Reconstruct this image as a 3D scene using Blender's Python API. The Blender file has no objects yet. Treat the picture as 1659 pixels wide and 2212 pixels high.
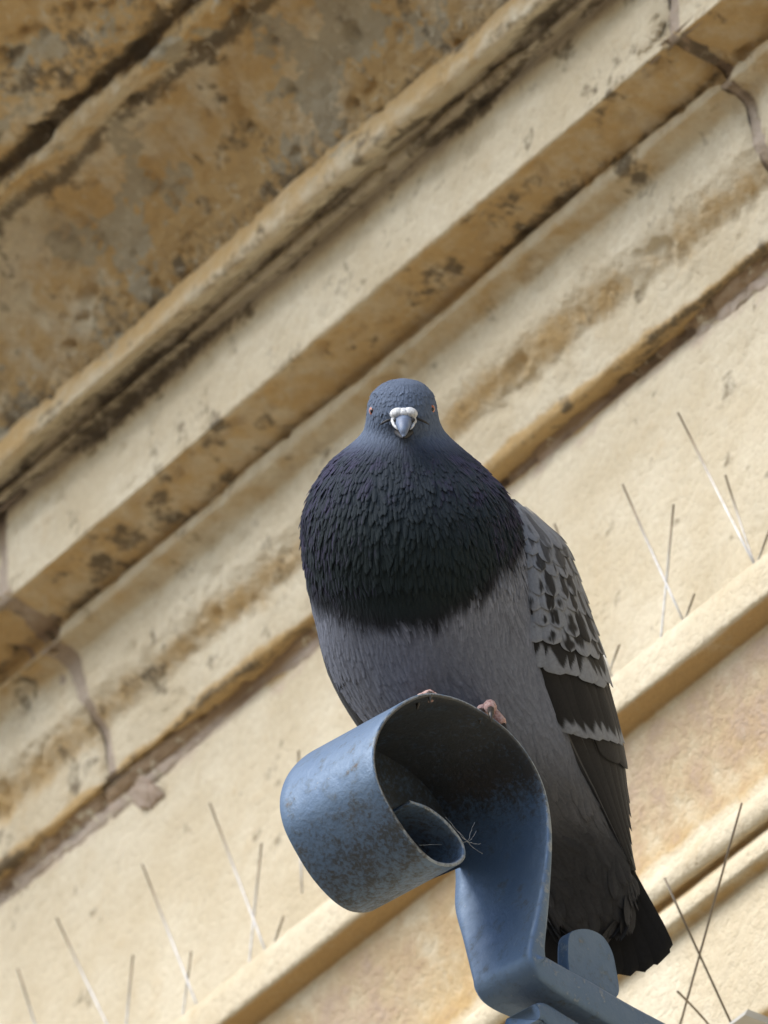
import bpy, math, random
import numpy as np
from mathutils import Vector, Matrix
random.seed(7); rng = np.random.default_rng(7)
scene = bpy.context.scene
COL = scene.collection

# ------------------------------------------------------------------ camera, light
PITCH = math.radians(35.0)
CAM = Vector((0, 0, 1.6))
FOC = 6.02
TANX = 0.174 / 6.0
cam_d = bpy.data.cameras.new('camera'); cam = bpy.data.objects.new('camera', cam_d); COL.objects.link(cam)
cam.location = CAM; cam.rotation_euler = (math.pi / 2 + PITCH, 0, 0)
cam_d.sensor_fit = 'HORIZONTAL'; cam_d.sensor_width = 36; cam_d.lens = 18 / TANX
cam_d.clip_start = 0.1; cam_d.clip_end = 2000
cam_d.dof.use_dof = True; cam_d.dof.focus_distance = FOC; cam_d.dof.aperture_fstop = 34
scene.camera = cam

SUN_AZ = math.radians(-118)     # compass angle from +Y towards +X : behind the camera, to the left
SUN_EL = math.radians(46)
w = bpy.data.worlds.new('World'); scene.world = w; w.use_nodes = True
nt = w.node_tree; nt.nodes.clear()
sky = nt.nodes.new('ShaderNodeTexSky'); sky.sky_type = 'NISHITA'; sky.sun_disc = False
sky.sun_elevation = SUN_EL; sky.sun_rotation = SUN_AZ; sky.air_density = 1.0; sky.dust_density = 1.5; sky.ozone_density = 1.0
bg = nt.nodes.new('ShaderNodeBackground'); bg.inputs[1].default_value = 0.13
wo = nt.nodes.new('ShaderNodeOutputWorld')
nt.links.new(sky.outputs[0], bg.inputs[0]); nt.links.new(bg.outputs[0], wo.inputs[0])
sd = bpy.data.lights.new('sun', 'SUN'); so = bpy.data.objects.new('sun', sd); COL.objects.link(so)
sd.energy = 1.7; sd.angle = math.radians(50); sd.color = (1, 0.93, 0.82)
sdir = Vector((math.sin(SUN_AZ) * math.cos(SUN_EL), math.cos(SUN_AZ) * math.cos(SUN_EL), math.sin(SUN_EL)))
so.rotation_euler = sdir.to_track_quat('Z', 'Y').to_euler()
scene.view_settings.view_transform = 'Standard'; scene.view_settings.look = 'None'
scene.view_settings.exposure = 1.08; scene.view_settings.gamma = 1
scene.view_settings.use_curve_mapping = False

# ------------------------------------------------------------------ helpers
FW = Vector((0, math.cos(PITCH), math.sin(PITCH))); RT = Vector((1, 0, 0)); UP = Vector((0, -math.sin(PITCH), math.cos(PITCH)))
CX, CY = 829.5, 1106.0
def ray(x, y):
    return FW + RT * ((x - CX) / CX * TANX) - UP * ((y - CY) / CX * TANX)
def at(x, y, depth): return CAM + ray(x, y) * depth
def onplane(x, y, p0, nrm):
    r = ray(x, y); return CAM + r * ((p0 - CAM).dot(nrm) / r.dot(nrm))
def project(p):
    v = p - CAM; d = v.dot(FW)
    return CX + v.dot(RT) / d / TANX * CX, CY - v.dot(UP) / d / TANX * CX, d
K = TANX / CX                                   # metres per picture unit per metre of depth

def tag(o, label=None, cat=None, group=None, kind=None):
    if label: o['label'] = label
    if cat: o['category'] = cat
    if group: o['group'] = group
    if kind: o['kind'] = kind
    return o
def empty(name, loc, rz=0, **k):
    o = bpy.data.objects.new(name, None); COL.objects.link(o); o.location = loc; o.rotation_euler = (0, 0, rz)
    o.empty_display_size = 0.05
    return tag(o, **k)
def origin_of(parent):
    p = Vector((0, 0, 0))
    while parent is not None: p = p + Vector(parent.location); parent = parent.parent
    return p
def mesh_np(name, V, F, mat, parent=None, cols=None, attrs=None, smooth=True, uv=None, world=True):
    """V (n,3) array; F (m,4) or (m,3) int array, or list of faces"""
    V = np.asarray(V, dtype=np.float64)
    if parent is not None and world:
        V = V - np.array(origin_of(parent))
    me = bpy.data.meshes.new(name)
    if isinstance(F, list):
        me.from_pydata(V.tolist(), [], F)
    else:
        F = np.asarray(F, dtype=np.int32); k = F.shape[1]
        me.vertices.add(len(V)); me.vertices.foreach_set('co', V.astype(np.float32).ravel())
        me.loops.add(F.size); me.loops.foreach_set('vertex_index', F.ravel())
        me.polygons.add(len(F)); me.polygons.foreach_set('loop_start', np.arange(0, F.size, k, dtype=np.int32))
        me.polygons.foreach_set('loop_total', np.full(len(F), k, dtype=np.int32))
        me.update(calc_edges=True)
    if smooth: me.polygons.foreach_set('use_smooth', np.ones(len(me.polygons), dtype=bool))
    if cols is not None:
        a = me.color_attributes.new('tint', 'FLOAT_COLOR', 'POINT')
        c = np.ones((len(V), 4), dtype=np.float32); c[:, :3] = cols; a.data.foreach_set('color', c.ravel())
    if attrs:
        for k_, v_ in attrs.items():
            a = me.attributes.new(k_, 'FLOAT', 'POINT'); a.data.foreach_set('value', np.asarray(v_, dtype=np.float32).ravel())
    me.materials.append(mat)
    me.validate(); me.update()
    o = bpy.data.objects.new(name, me); COL.objects.link(o)
    if parent is not None: o.parent = parent
    return o
def gridfaces(nu, nv, closed=False):
    """vertices laid out index = i*nv + j ; i in nu, j in nv ; closed wraps j"""
    i = np.arange(nu - 1)[:, None]; jn = nv if closed else nv - 1
    j = np.arange(jn)[None, :]; j2 = (j + 1) % nv
    return np.stack([i * nv + j, i * nv + j2, (i + 1) * nv + j2, (i + 1) * nv + j], -1).reshape(-1, 4)

def hash2(ix, iy, seed):
    h = (ix.astype(np.int64) * 374761393 + iy.astype(np.int64) * 668265263 + seed * 2147483647 * 31) & 0xffffffff
    h = ((h ^ (h >> 13)) * 1274126177) & 0xffffffff
    h = (h ^ (h >> 16)) & 0xffffffff
    return h / 4294967295.0
def vnoise(x, y, seed=0):
    x = np.asarray(x, float); y = np.asarray(y, float)
    ix = np.floor(x); iy = np.floor(y); fx = x - ix; fy = y - iy
    fx = fx * fx * (3 - 2 * fx); fy = fy * fy * (3 - 2 * fy)
    a = hash2(ix, iy, seed); b = hash2(ix + 1, iy, seed); c = hash2(ix, iy + 1, seed); d = hash2(ix + 1, iy + 1, seed)
    return (a * (1 - fx) + b * fx) * (1 - fy) + (c * (1 - fx) + d * fx) * fy
def fbm(x, y, oct=4, seed=0, gain=0.5):
    s = 0; a = 1; t = 0
    for o in range(oct):
        s = s + a * vnoise(x * 2 ** o + 17.3 * o, y * 2 ** o + 9.1 * o, seed + o); t += a; a *= gain
    return s / t
def sstep(a, b, x):
    t = np.clip((x - a) / (b - a), 0, 1); return t * t * (3 - 2 * t)
def bump_(x, c, h): return np.exp(-((x - c) / h) ** 2)

class N:
    """small node tree writer"""
    def __init__(s, name):
        s.m = bpy.data.materials.new(name); s.m.use_nodes = True; s.t = s.m.node_tree; s.t.nodes.clear()
        s.out = s.t.nodes.new('ShaderNodeOutputMaterial'); s.b = s.t.nodes.new('ShaderNodeBsdfPrincipled')
        s.t.links.new(s.b.outputs[0], s.out.inputs[0])
    def new(s, typ, **k):
        n = s.t.nodes.new(typ)
        for a, v in k.items(): setattr(n, a, v)
        return n
    def link(s, a, b): s.t.links.new(a, b)
    def setin(s, sock, v):
        if hasattr(v, 'is_output'): s.link(v, sock)
        else: sock.default_value = v
    def attr(s, name, color=False):
        n = s.new('ShaderNodeAttribute'); n.attribute_name = name
        return n.outputs['Color' if color else 'Fac']
    def obj(s): return s.new('ShaderNodeTexCoord').outputs['Object']
    def noise(s, vec, scale, detail=4, rough=0.55, dist=0.0):
        n = s.new('ShaderNodeTexNoise'); s.link(vec, n.inputs['Vector']); n.inputs['Scale'].default_value = scale
        n.inputs['Detail'].default_value = detail; n.inputs['Roughness'].default_value = rough; n.inputs['Distortion'].default_value = dist
        return n.outputs['Fac']
    def mapr(s, x, a, b, c=0.0, d=1.0):
        n = s.new('ShaderNodeMapRange'); n.interpolation_type = 'SMOOTHSTEP'
        s.setin(n.inputs[0], x); n.inputs[1].default_value = a; n.inputs[2].default_value = b
        n.inputs[3].default_value = c; n.inputs[4].default_value = d; return n.outputs[0]
    def math(s, op, a, b=0.0):
        n = s.new('ShaderNodeMath', operation=op); s.setin(n.inputs[0], a); s.setin(n.inputs[1], b); return n.outputs[0]
    def mix(s, f, a, b, typ='MIX'):
        n = s.new('ShaderNodeMix', data_type='RGBA', blend_type=typ); s.setin(n.inputs[0], f)
        for sock, v in ((n.inputs[6], a), (n.inputs[7], b)):
            if hasattr(v, 'is_output'): s.link(v, sock)
            else: sock.default_value = (*v, 1)
        return n.outputs[2]
    def bump(s, h, dist, strength=1.0, prev=None):
        n = s.new('ShaderNodeBump'); n.inputs['Strength'].default_value = strength; n.inputs['Distance'].default_value = dist
        s.link(h, n.inputs['Height'])
        if prev is not None: s.link(prev, n.inputs['Normal'])
        return n.outputs[0]

# ------------------------------------------------------------------ materials
def stone_material(name, base=(0.60, 0.525, 0.38), ochre=(0.52, 0.365, 0.175), pale=(0.69, 0.63, 0.49)):
    n = N(name); o = n.obj()
    n1 = n.noise(o, 14, 5, 0.6); n2 = n.noise(o, 60, 6, 0.65); n3 = n.noise(o, 260, 4, 0.6); n4 = n.noise(o, 900, 3, 0.6)
    c = n.mix(n.mapr(n1, 0.35, 0.68), base, pale)
    oc = n.math('ADD', n.attr('ochre'), n.mapr(n2, 0.2, 0.8, -0.32, 0.32))
    c = n.mix(n.mapr(oc, 0.12, 0.95), c, ochre)
    pk = n.math('ADD', n.attr('pink'), n.mapr(n2, 0.2, 0.8, -0.25, 0.25))
    c = n.mix(n.mapr(pk, 0.3, 0.9), c, (0.50, 0.40, 0.34))
    # grey lichen crust
    li = n.math('ADD', n.attr('lichen'), n.mapr(n3, 0.2, 0.8, -0.35, 0.35))
    c = n.mix(n.mapr(li, 0.42, 0.72), c, n.mix(n2, (0.34, 0.305, 0.225), (0.50, 0.45, 0.345)))
    # dark grime
    st = n.math('ADD', n.attr('stain'), n.mapr(n3, 0.2, 0.8, -0.34, 0.34))
    st = n.math('ADD', st, n.mapr(n2, 0.25, 0.75, -0.22, 0.22))
    c = n.mix(n.mapr(st, 0.25, 1.1, 0, 0.88), c, (0.10, 0.083, 0.062))
    # small pale crusty blooms
    bl_ = n.math('MULTIPLY', n.mapr(n.noise(o, 150, 4, 0.7, 0.6), 0.55, 0.72), n.math('ADD', n.attr('bloom'), 0.12))
    c = n.mix(bl_, c, (0.58, 0.53, 0.41))
    sp = n.math('MULTIPLY', n.mapr(n4, 0.62, 0.74), n.mapr(n2, 0.45, 0.65))
    c = n.mix(n.math('MULTIPLY', sp, 0.55), c, (0.16, 0.13, 0.09))
    c = n.mix(n.mapr(n3, 0.3, 0.7, 0.0, 0.22), c, (0.38, 0.29, 0.17))
    n.link(c, n.b.inputs['Base Color']); n.b.inputs['Roughness'].default_value = 0.92
    n.b.inputs['Specular IOR Level'].default_value = 0.2
    h = n.bump(n2, 0.0045, 0.6); h = n.bump(n3, 0.002, 0.8, h); h = n.bump(n4, 0.0005, 0.5, h)
    n.link(h, n.b.inputs['Normal'])
    return n.m
M_STONE = stone_material('sandstone')
M_MORTAR = stone_material('mortar', (0.40, 0.33, 0.27), (0.33, 0.24, 0.16), (0.50, 0.43, 0.37))

def simple(name, col, rough=0.6, metal=0.0, nscale=0, ncol=None, bumpd=0):
    n = N(name)
    if nscale:
        f = n.noise(n.obj(), nscale, 4); c = n.mix(n.mapr(f, 0.35, 0.65), col, ncol or tuple(x * 0.6 for x in col))
        n.link(c, n.b.inputs['Base Color'])
        if bumpd: n.link(n.bump(f, bumpd), n.b.inputs['Normal'])
    else: n.b.inputs['Base Color'].default_value = (*col, 1)
    n.b.inputs['Roughness'].default_value = rough; n.b.inputs['Metallic'].default_value = metal
    return n.m

def iron_material():
    n = N('blue_grey_iron_paint'); o = n.obj()
    a = n.noise(o, 22, 4, 0.6); b = n.noise(o, 120, 5, 0.65); c_ = n.noise(o, 520, 3, 0.6)
    c = n.mix(n.mapr(a, 0.3, 0.7), (0.082, 0.138, 0.228), (0.108, 0.165, 0.248))
    c = n.mix(n.mapr(b, 0.52, 0.72, 0, 0.55), c, (0.075, 0.095, 0.10))
    c = n.mix(n.mapr(c_, 0.66, 0.76, 0, 0.5), c, (0.30, 0.32, 0.33))
    rust = n.math('MULTIPLY', n.mapr(b, 0.60, 0.74), n.mapr(a, 0.5, 0.62))
    c = n.mix(n.math('MULTIPLY', rust, 0.7), c, (0.10, 0.065, 0.045))
    # worn edges: bare greyish undercoat along the rim
    e = n.math('ADD', n.attr('edge'), n.mapr(b, 0.3, 0.7, -0.5, 0.35))
    c = n.mix(n.mapr(e, 0.55, 0.9, 0, 0.75), c, (0.30, 0.33, 0.35))
    so_ = n.math('ADD', n.attr('soot_shade'), n.mapr(b, 0.25, 0.75, -0.22, 0.22)); so_ = n.math('ADD', so_, n.mapr(c_, 0.3, 0.7, -0.28, 0.28))  # soot inside the curl, plus shade on its lower outside painted as colour
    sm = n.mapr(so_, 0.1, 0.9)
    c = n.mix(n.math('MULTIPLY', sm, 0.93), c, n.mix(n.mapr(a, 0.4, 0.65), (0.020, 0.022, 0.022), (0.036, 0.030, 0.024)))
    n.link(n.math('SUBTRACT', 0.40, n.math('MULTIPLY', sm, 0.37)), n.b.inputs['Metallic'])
    n.link(c, n.b.inputs['Base Color'])
    n.link(n.mapr(b, 0.3, 0.7, 0.48, 0.64), n.b.inputs['Roughness'])
    n.b.inputs['Specular IOR Level'].default_value = 0.6
    h = n.bump(b, 0.0012, 0.5); h = n.bump(c_, 0.0003, 0.6, h); n.link(h, n.b.inputs['Normal'])
    return n.m
M_IRON = iron_material()

def feather_material(name, rough=0.7, irid=0.0, sheen=0.3):
    n = N(name); o = n.obj()
    c = n.attr('tint', True)
    f = n.noise(o, 700, 4, 0.6); g = n.noise(o, 120, 3, 0.5)
    c = n.mix(n.mapr(f, 0.3, 0.75, 0, 0.35), c, n.mix(1.0, c, (0.45, 0.45, 0.47), 'MULTIPLY'))
    if irid:
        lw = n.new('ShaderNodeLayerWeight'); lw.inputs[0].default_value = 0.35
        gl = n.mix(n.mapr(n.math('ADD', lw.outputs['Facing'], n.mapr(g, 0.3, 0.7, -0.25, 0.25)), 0.25, 0.75),
                   (0.010, 0.020, 0.020), (0.036, 0.028, 0.070))
        c = n.mix(n.math('MULTIPLY', n.attr('irid'), irid), c, gl)
    n.link(c, n.b.inputs['Base Color']); n.b.inputs['Roughness'].default_value = rough
    n.b.inputs['Specular IOR Level'].default_value = 0.16
    n.b.inputs['Sheen Weight'].default_value = sheen; n.b.inputs['Sheen Roughness'].default_value = 0.5
    n.b.inputs['Sheen Tint'].default_value = (0.7, 0.8, 1, 1)
    n.link(n.bump(f, 0.0004, 0.5), n.b.inputs['Normal'])
    return n.m
M_FEATHER = feather_material('soft_feather', 0.8, 0.6, 0.05)
M_VANE = feather_material('wing_feather', 0.6, 0.0, 0.05)
M_CERE = simple('chalky_cere', (0.62, 0.64, 0.66), 0.8, 0, 900, (0.42, 0.44, 0.47), 0.0003)
M_BEAK = simple('slate_beak', (0.14, 0.19, 0.29), 0.5, 0, 500, (0.11, 0.14, 0.21))
M_DARK = simple('dark_skin', (0.02, 0.02, 0.022), 0.6)
M_IRIS = simple('orange_iris', (0.42, 0.12, 0.06), 0.15)
M_PUPIL = simple('black_pupil', (0.006, 0.005, 0.005), 0.1)
M_LID = simple('grey_eyelid', (0.30, 0.28, 0.28), 0.6)
M_TOE = simple('pink_toe_skin', (0.34, 0.18, 0.16), 0.6, 0, 800, (0.50, 0.37, 0.34), 0.0003)
M_CLAW = simple('dark_claw', (0.04, 0.035, 0.03), 0.35)
def wire_material():
    n = N('dull_steel_wire'); f = n.noise(n.obj(), 300, 4)
    c = n.mix(n.mapr(n.attr('tip'), 0.45, 0.85), (0.62, 0.62, 0.62), (0.20, 0.165, 0.12)); c = n.mix(n.mapr(f, 0.4, 0.7, 0, 0.4), c, (0.25, 0.21, 0.17))
    n.link(c, n.b.inputs['Base Color']); n.b.inputs['Roughness'].default_value = 0.4; n.b.inputs['Metallic'].default_value = 0.7
    return n.m
M_WIRE = wire_material()
M_PLASTIC = simple('clear_grey_plastic', (0.42, 0.42, 0.40), 0.4)
M_WEB = simple('cobweb_silk', (0.36, 0.38, 0.40), 0.6)
def ground_material():
    n = N('warm_paving'); o = n.obj()
    a = n.noise(o, 0.8, 5); b = n.noise(o, 25, 4)
    c = n.mix(a, (0.13, 0.10, 0.068), (0.17, 0.132, 0.09)); c = n.mix(n.mapr(b, 0.4, 0.7, 0, 0.4), c, (0.08, 0.07, 0.055))
    n.link(c, n.b.inputs['Base Color']); n.b.inputs['Roughness'].default_value = 0.9
    return n.m

# ------------------------------------------------------------------ ground
R = 120.0
g = mesh_np('ground', [(-R, -R, 0), (R, -R, 0), (R, R, 0), (-R, R, 0)], [[0, 1, 2, 3]], ground_material(), smooth=False)
tag(g, kind='structure')

# ------------------------------------------------------------------ stone wall and cornice
WA = math.radians(55)
Dv = Vector((math.cos(WA), -math.sin(WA), 0)); Nv = Vector((-math.sin(WA), -math.cos(WA), 0)); Zv = Vector((0, 0, 1))
P0 = at(830, 1950, 6.75)
SL = 0.82
def y0of(n, z):
    x, y, d = project(P0 + Nv * n + Zv * z); return y + SL * x
def zfor(n, y0):
    z = 0.0
    for _ in range(6):
        f = y0of(n, z) - y0; df = (y0of(n, z + 1e-3) - y0of(n, z)) / 1e-3; z -= f / df
    return z
wall = empty('stone_facade', P0, -WA, label='weathered honey coloured stone facade with moulded cornice behind the pigeon', cat='facade')
PZ = P0.z

def dense(pts, step=0.0013, smooth=1.0):
    """polyline of (n, z, y0) -> resampled, corner-softened"""
    P = np.array(pts, float); seg = np.hypot(np.diff(P[:, 0]), np.diff(P[:, 1])); s = np.r_[0, np.cumsum(seg)]
    m = max(8, int(s[-1] / step)); t = np.linspace(0, s[-1], m)
    Q = np.stack([np.interp(t, s, P[:, k]) for k in range(3)], 1)
    r = int(4 * smooth); kx = np.arange(-r, r + 1); ker = np.exp(-(kx / smooth) ** 2 / 2); ker /= ker.sum()
    E = np.pad(Q, ((r, r), (0, 0)), mode='edge')
    S = np.stack([np.convolve(E[:, k], ker, 'valid') for k in range(3)], 1)
    S[0] = Q[0]; S[-1] = Q[-1]
    return S
def prof(spec):
    """spec: (n in mm, y0) or (n mm, None, z) for hidden points"""
    out = []
    for a in spec:
        if len(a) == 2: out.append((a[0] * 1e-3, zfor(a[0] * 1e-3, a[1]), a[1]))
        else: out.append((a[0] * 1e-3, a[2], a[1]))
    return out

def dsamples(d0, d1, lo=-0.62, hi=1.02, step=0.0019):
    a = []
    if d0 < lo: a += list(np.linspace(d0, min(lo, d1), 20)[:-1])
    f0, f1 = max(d0, lo), min(d1, hi)
    if f1 > f0: a += list(np.linspace(f0, f1, max(3, int((f1 - f0) / step))))
    if d1 > hi: a += list(np.linspace(max(hi, d0), d1, 20)[1:])
    return np.array(a)

def relief(dd, ss, y0, seed, amp):
    """outward displacement in metres at (d, arc)"""
    rough = np.clip(0.25 + 0.75 * sstep(915, 880, y0) + 0.45 * sstep(1300, 1315, y0) * sstep(1450, 1440, y0) + 0.4 * bump_(y0, 1700, 60) + 0.5 * bump_(y0, 1060, 25), 0, 1.2)
    big = (fbm(dd * 9, ss * 9, 3, seed) - 0.5) * 0.0058
    mid = (fbm(dd * 30, ss * 44, 5, seed + 5, 0.6) - 0.5) * 0.0044 * rough
    fine = (fbm(dd * 160, ss * 160, 3, seed + 9) - 0.5) * 0.0013 * (0.4 + 0.6 * rough)
    pit = -np.clip(fbm(dd * 75, ss * 75, 3, seed + 13) - 0.64, 0, 1) * 0.016 * (0.3 + 0.7 * rough)
    return amp * (big + mid + fine + pit)

def course(name, pts, d0, d1, mat, seed, amp=1.0, arris=(0, 0), off=0.0, label=None, stepd=0.0019, base=None, smooth=1.0):
    S = dense(pts, smooth=smooth); n_, z_, y_ = S[:, 0], S[:, 1], S[:, 2]
    ds = dsamples(d0, d1, step=stepd)
    tn = np.gradient(n_); tz = np.gradient(z_); L = np.hypot(tn, tz) + 1e-9
    nn, nz = tz / L, -tn / L                    # outward normal in the n-z plane (profile runs upwards)
    arc = np.r_[0, np.cumsum(np.hypot(np.diff(n_), np.diff(z_)))]
    DD, AA = np.meshgrid(ds, arc, indexing='ij'); YY = np.broadcast_to(y_[None, :], DD.shape)
    ampz = amp * (0.55 + 0.75 * sstep(2600, 1800, YY)) * (1 + 0.5 * sstep(1000, 300, YY))
    h = relief(DD, AA, YY, seed, ampz) + off
    # rounded arrises next to a joint
    for side, on in ((d0, arris[0]), (d1, arris[1])):
        if on:
            q = np.abs(DD - side + (fbm(AA * 60, AA * 0, 3, seed + 3) - 0.5) * 0.004)
            h -= on * np.exp(-q / 0.0035) * 0.005
    NN = n_[None, :] + h * nn[None, :]; ZZ = z_[None, :] + h * nz[None, :]
    V = np.stack([DD, -NN, ZZ], -1).reshape(-1, 3)
    F = gridfaces(len(ds), len(arc))
    # ---- what the surface is made of (deposits, lichen, iron staining)
    yj = YY + (fbm(DD * 22, AA * 22, 3, seed + 21) - 0.5) * 60
    och = (0.95 * sstep(1000, 880, yj) * (0.62 + 0.42 * sstep(560, 900, yj) + 0.3 * sstep(480, 380, yj)) + 0.42 * bump_(yj, 960, 60)
           + 0.70 * sstep(1285, 1310, YY) * sstep(1470, 1430, YY) + 0.50 * bump_(yj, 1500, 55)
           + 0.62 * bump_(yj, 1722, 48) + 1.15 * sstep(1850, 1885, yj) * sstep(1965, 1925, yj)
           + 1.1 * sstep(2608, 2625, YY) * sstep(2682, 2668, YY) + 0.60 * sstep(2665, 2700, YY) * sstep(3010, 2980, YY) + 0.25 * bump_(YY, 2990, 40)
           + 0.8 * bump_(YY, 3093, 14) + 0.8 * bump_(YY, 3168, 18) + 0.8 * bump_(YY, 3490, 20))
    och *= 1 - 0.45 * sstep(0.05, 0.55, DD) * sstep(950, 850, YY)
    bed = 1.0 if mat is M_MORTAR and d1 - d0 > 1 else 0.0
    och += (fbm(DD * 18, AA * 18, 5, seed + 31, 0.7) - 0.5) * (0.7 + 1.5 * sstep(1000, 800, YY))
    sp = fbm(DD * 46, AA * 46, 5, seed + 41, 0.65); sp2 = fbm(DD * 14 + 3, AA * 36, 5, seed + 43, 0.65)
    stain = (0.50 * sstep(0.57, 0.75, sp) * sstep(1950, 1500, YY) * (1 - 0.8 * bump_(YY, 958, 40))
             + 1.0 * bump_(yj, 1086, 34) * sstep(0.38, 0.56, sp2) + 0.9 * bump_(yj, 1028, 16) * sstep(0.36, 0.56, sp2) + 0.55 * bump_(yj, 985, 20) * sstep(0.5, 0.65, sp2)
             + 0.95 * bump_(YY, 1428, 24) * sstep(0.42, 0.62, sp2) + 0.5 * sstep(1300, 1330, YY) * sstep(1460, 1400, YY) * sstep(0.45, 0.7, sp)
             + 1.1 * bump_(yj, 476, 26) * sstep(0.25, 0.42, sp2) + 1.05 * bump_(yj, 350, 36) * sstep(0.15, 0.38, sp2)
             + 0.75 * bump_(yj, 905, 16) * sstep(0.4, 0.6, sp2)
             + 0.95 * bump_(yj, 1888, 22) * sstep(0.42, 0.60, sp2) + 0.35 * bump_(yj, 1715, 40) * sstep(0.4, 0.65, sp)
             + 0.22 * sstep(900, 700, YY) * sstep(0.48, 0.75, sp) + 0.5 * bump_(yj, 880, 40) + 0.12 * sstep(420, 200, YY)
             + 0.6 * sstep(0.72, 0.80, fbm(DD * 60, AA * 60, 3, seed + 47)) * sstep(2560, 2400, YY))
    lich = (0.85 * sstep(0.50, 0.70, fbm(DD * 34, AA * 34, 5, seed + 51, 0.65)) * sstep(1000, 850, YY)
            + 0.45 * sstep(0.52, 0.68, fbm(DD * 20, AA * 20, 4, seed + 53)) * sstep(400, 250, YY)
            + 0.35 * sstep(0.56, 0.7, fbm(DD * 24, AA * 24, 4, seed + 57)) * sstep(1450, 1300, YY))
    pink = (0.55 * bump_(yj, 1962, 22) + 0.25 * bump_(yj, 2300, 150) * sstep(0.5, 0.7, fbm(DD * 8, AA * 8, 3, seed + 61))
            + 0.75 * sstep(2665, 2700, YY) * sstep(3010, 2980, YY) * fbm(DD * 8, AA * 8, 3, seed + 62))
    if base:
        och = och + base.get('ochre', 0); stain = stain + base.get('stain', 0)
    o = mesh_np(name, V, F, mat, wall, attrs=dict(ochre=och, stain=stain, lichen=lich, pink=pink, bloom=bed * 3 * sstep(0.48, 0.56, fbm(DD * 7 + 4, AA * 30, 3, seed + 66)) + 0.15 + 0.75 * sstep(1000, 850, YY) + 0.35 * sstep(1300, 1320, YY) * sstep(1450, 1420, YY)), world=False)
    if label: o['label'] = label
    return o

def d_at(x, y, n):
    p = onplane(x, y, P0 + Nv * n, Nv); return (p - P0).dot(Dv)
DJ1 = d_at(150, 1440, 0.038); DJ2 = d_at(1560, 185, 0.050)

CORN = prof([(0, 1925), (5, 1910), (11, 1893), (14, 1876), (17, 1800), (18, 1762), (27, 1694), (33, 1645), (36, 1560), (37, 1546)])
def under(nn_, y0, back, rise=0.002):
    """a moulding whose top edge hides a step back in the stone"""
    global CORN
    CORN += prof([(nn_, y0)]); l = CORN[-1]; CORN.append((l[0] - back * 1e-3, l[1] + rise, y0 - 1))
CORN += prof([(48, 1492), (51, 1480), (52, 1466)]); under(51, 1452, 5)
CORN += prof([(79, 1312), (84, 1297), (84, 1284), (85, 1110), (84, 1098), (91, 1068), (94, 1064)]); under(94, 1052, 6)
CORN += prof([(98, 1020), (106, 1012), (114, 996), (117, 975), (116, 945)]); under(113, 922, 17, 0.003)
CORN += prof([(125, 760), (150, 600), (173, 482), (175, 474), (178, 456), (184, 440), (192, 425), (195, 408), (196, 390), (193, 368), (196, 352), (206, 325), (300, -210), (306, -240), (306, -700), (312, -720), (312, -760), (330, -820), (330, -1000)])
top = CORN[-1]; CORN += [(top[0] - 0.10, top[1] + 0.012, -1100), (-0.2, top[1] + 0.05, -1500)]
GAP = 0.0034
course('cornice_stone', CORN, -2.6, DJ1 - GAP, M_STONE, 11, 1.25, (0, 1), off=-0.0015, base=dict(ochre=0.12, stain=0.06))
course('cornice_stone', CORN, DJ1 + GAP, DJ2 - GAP, M_STONE, 23, 1.0, (1, 1))
course('cornice_stone', CORN, DJ2 + GAP, 2.6, M_STONE, 37, 1.0, (1, 0), off=-0.001)
MORT = CORN
for dj in (DJ1, DJ2):
    o = course('mortar_joint', MORT, dj - 0.028, dj + 0.028, M_MORTAR, 71, 0.8, off=(-0.0050 if dj < 0 else -0.0038), stepd=0.0015)
# plain frieze below, its bed joint tucked in the groove
zb = zfor(0.034, 2520)
FR = [(0, zb - 0.002, 2620), (0, zb, 2600)] + prof([(0, 2560), (0.5, 2300), (0, 1960), (-1, 1944)]) + [(-0.03, zfor(-0.001, 1944) + 0.001, 1935)]
course('frieze_stone', FR, -2.6, 2.6, M_STONE, 5, 0.42)
zt = zfor(-0.001, 1944)
zk = zfor(-0.001, 1925)
BJ = [(-0.008, zt - 0.009, 1975), (-0.0005, zt - 0.007, 1970), (0.0012, zt + 0.000, 1955), (0.0020, zfor(0.002, 1936), 1936), (0.0045, zfor(0.0045, 1916), 1916), (0.0065, zfor(0.0065, 1898), 1898)]
course('mortar_joint', BJ, -2.6, 2.6, M_MORTAR, 81, 2.2, label='lumpy pinkish bed mortar under the cornice')
# ledge string course
zs = zfor(0.024, 3008)
LE = [(0.004, zs - 0.002, 3030)] + prof([(4, 3000), (6, 2930), (12, 2830), (18, 2740), (21, 2700), (21, 2672), (33, 2622), (36, 2612), (37, 2600), (37, 2540), (34, 2522)]) + [(0.0, zb + 0.004, 2500), (-0.01, zb + 0.006, 2490)]
course('string_course', LE, -2.6, 2.6, M_STONE, 91, 0.45, smooth=1.2)
ze = zfor(0.020, 3620)
LO = [(0.004, ze - 0.002, 3640)] + prof([(4, 3600), (4, 3512), (12, 3484), (13, 3470), (13, 3182), (19, 3158), (22, 3146), (22, 3120), (19, 3108), (15, 3098), (17, 3088),
            (22, 3078), (25, 3055), (26, 3030), (24, 3008)]) + [(0.004, zs + 0.003, 3002), (-0.01, zs + 0.006, 2990)]
course('roll_moulding', LO, -2.6, 2.6, M_STONE, 101, 0.4, smooth=1.0)
zg = -PZ + 0.0
BT = [(0.05, zg, 5000), (0.05, zg + 0.9, 4900), (0.004, zg + 0.92, 4850), (0.004, ze - 0.35, 4200)] + prof([(4, 3900)]) + [(0.004, ze - 0.045, 3700), (0.030, ze - 0.03, 3680), (0.032, ze, 3620), (-0.01, ze + 0.004, 3610)]
Sx = BT
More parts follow.
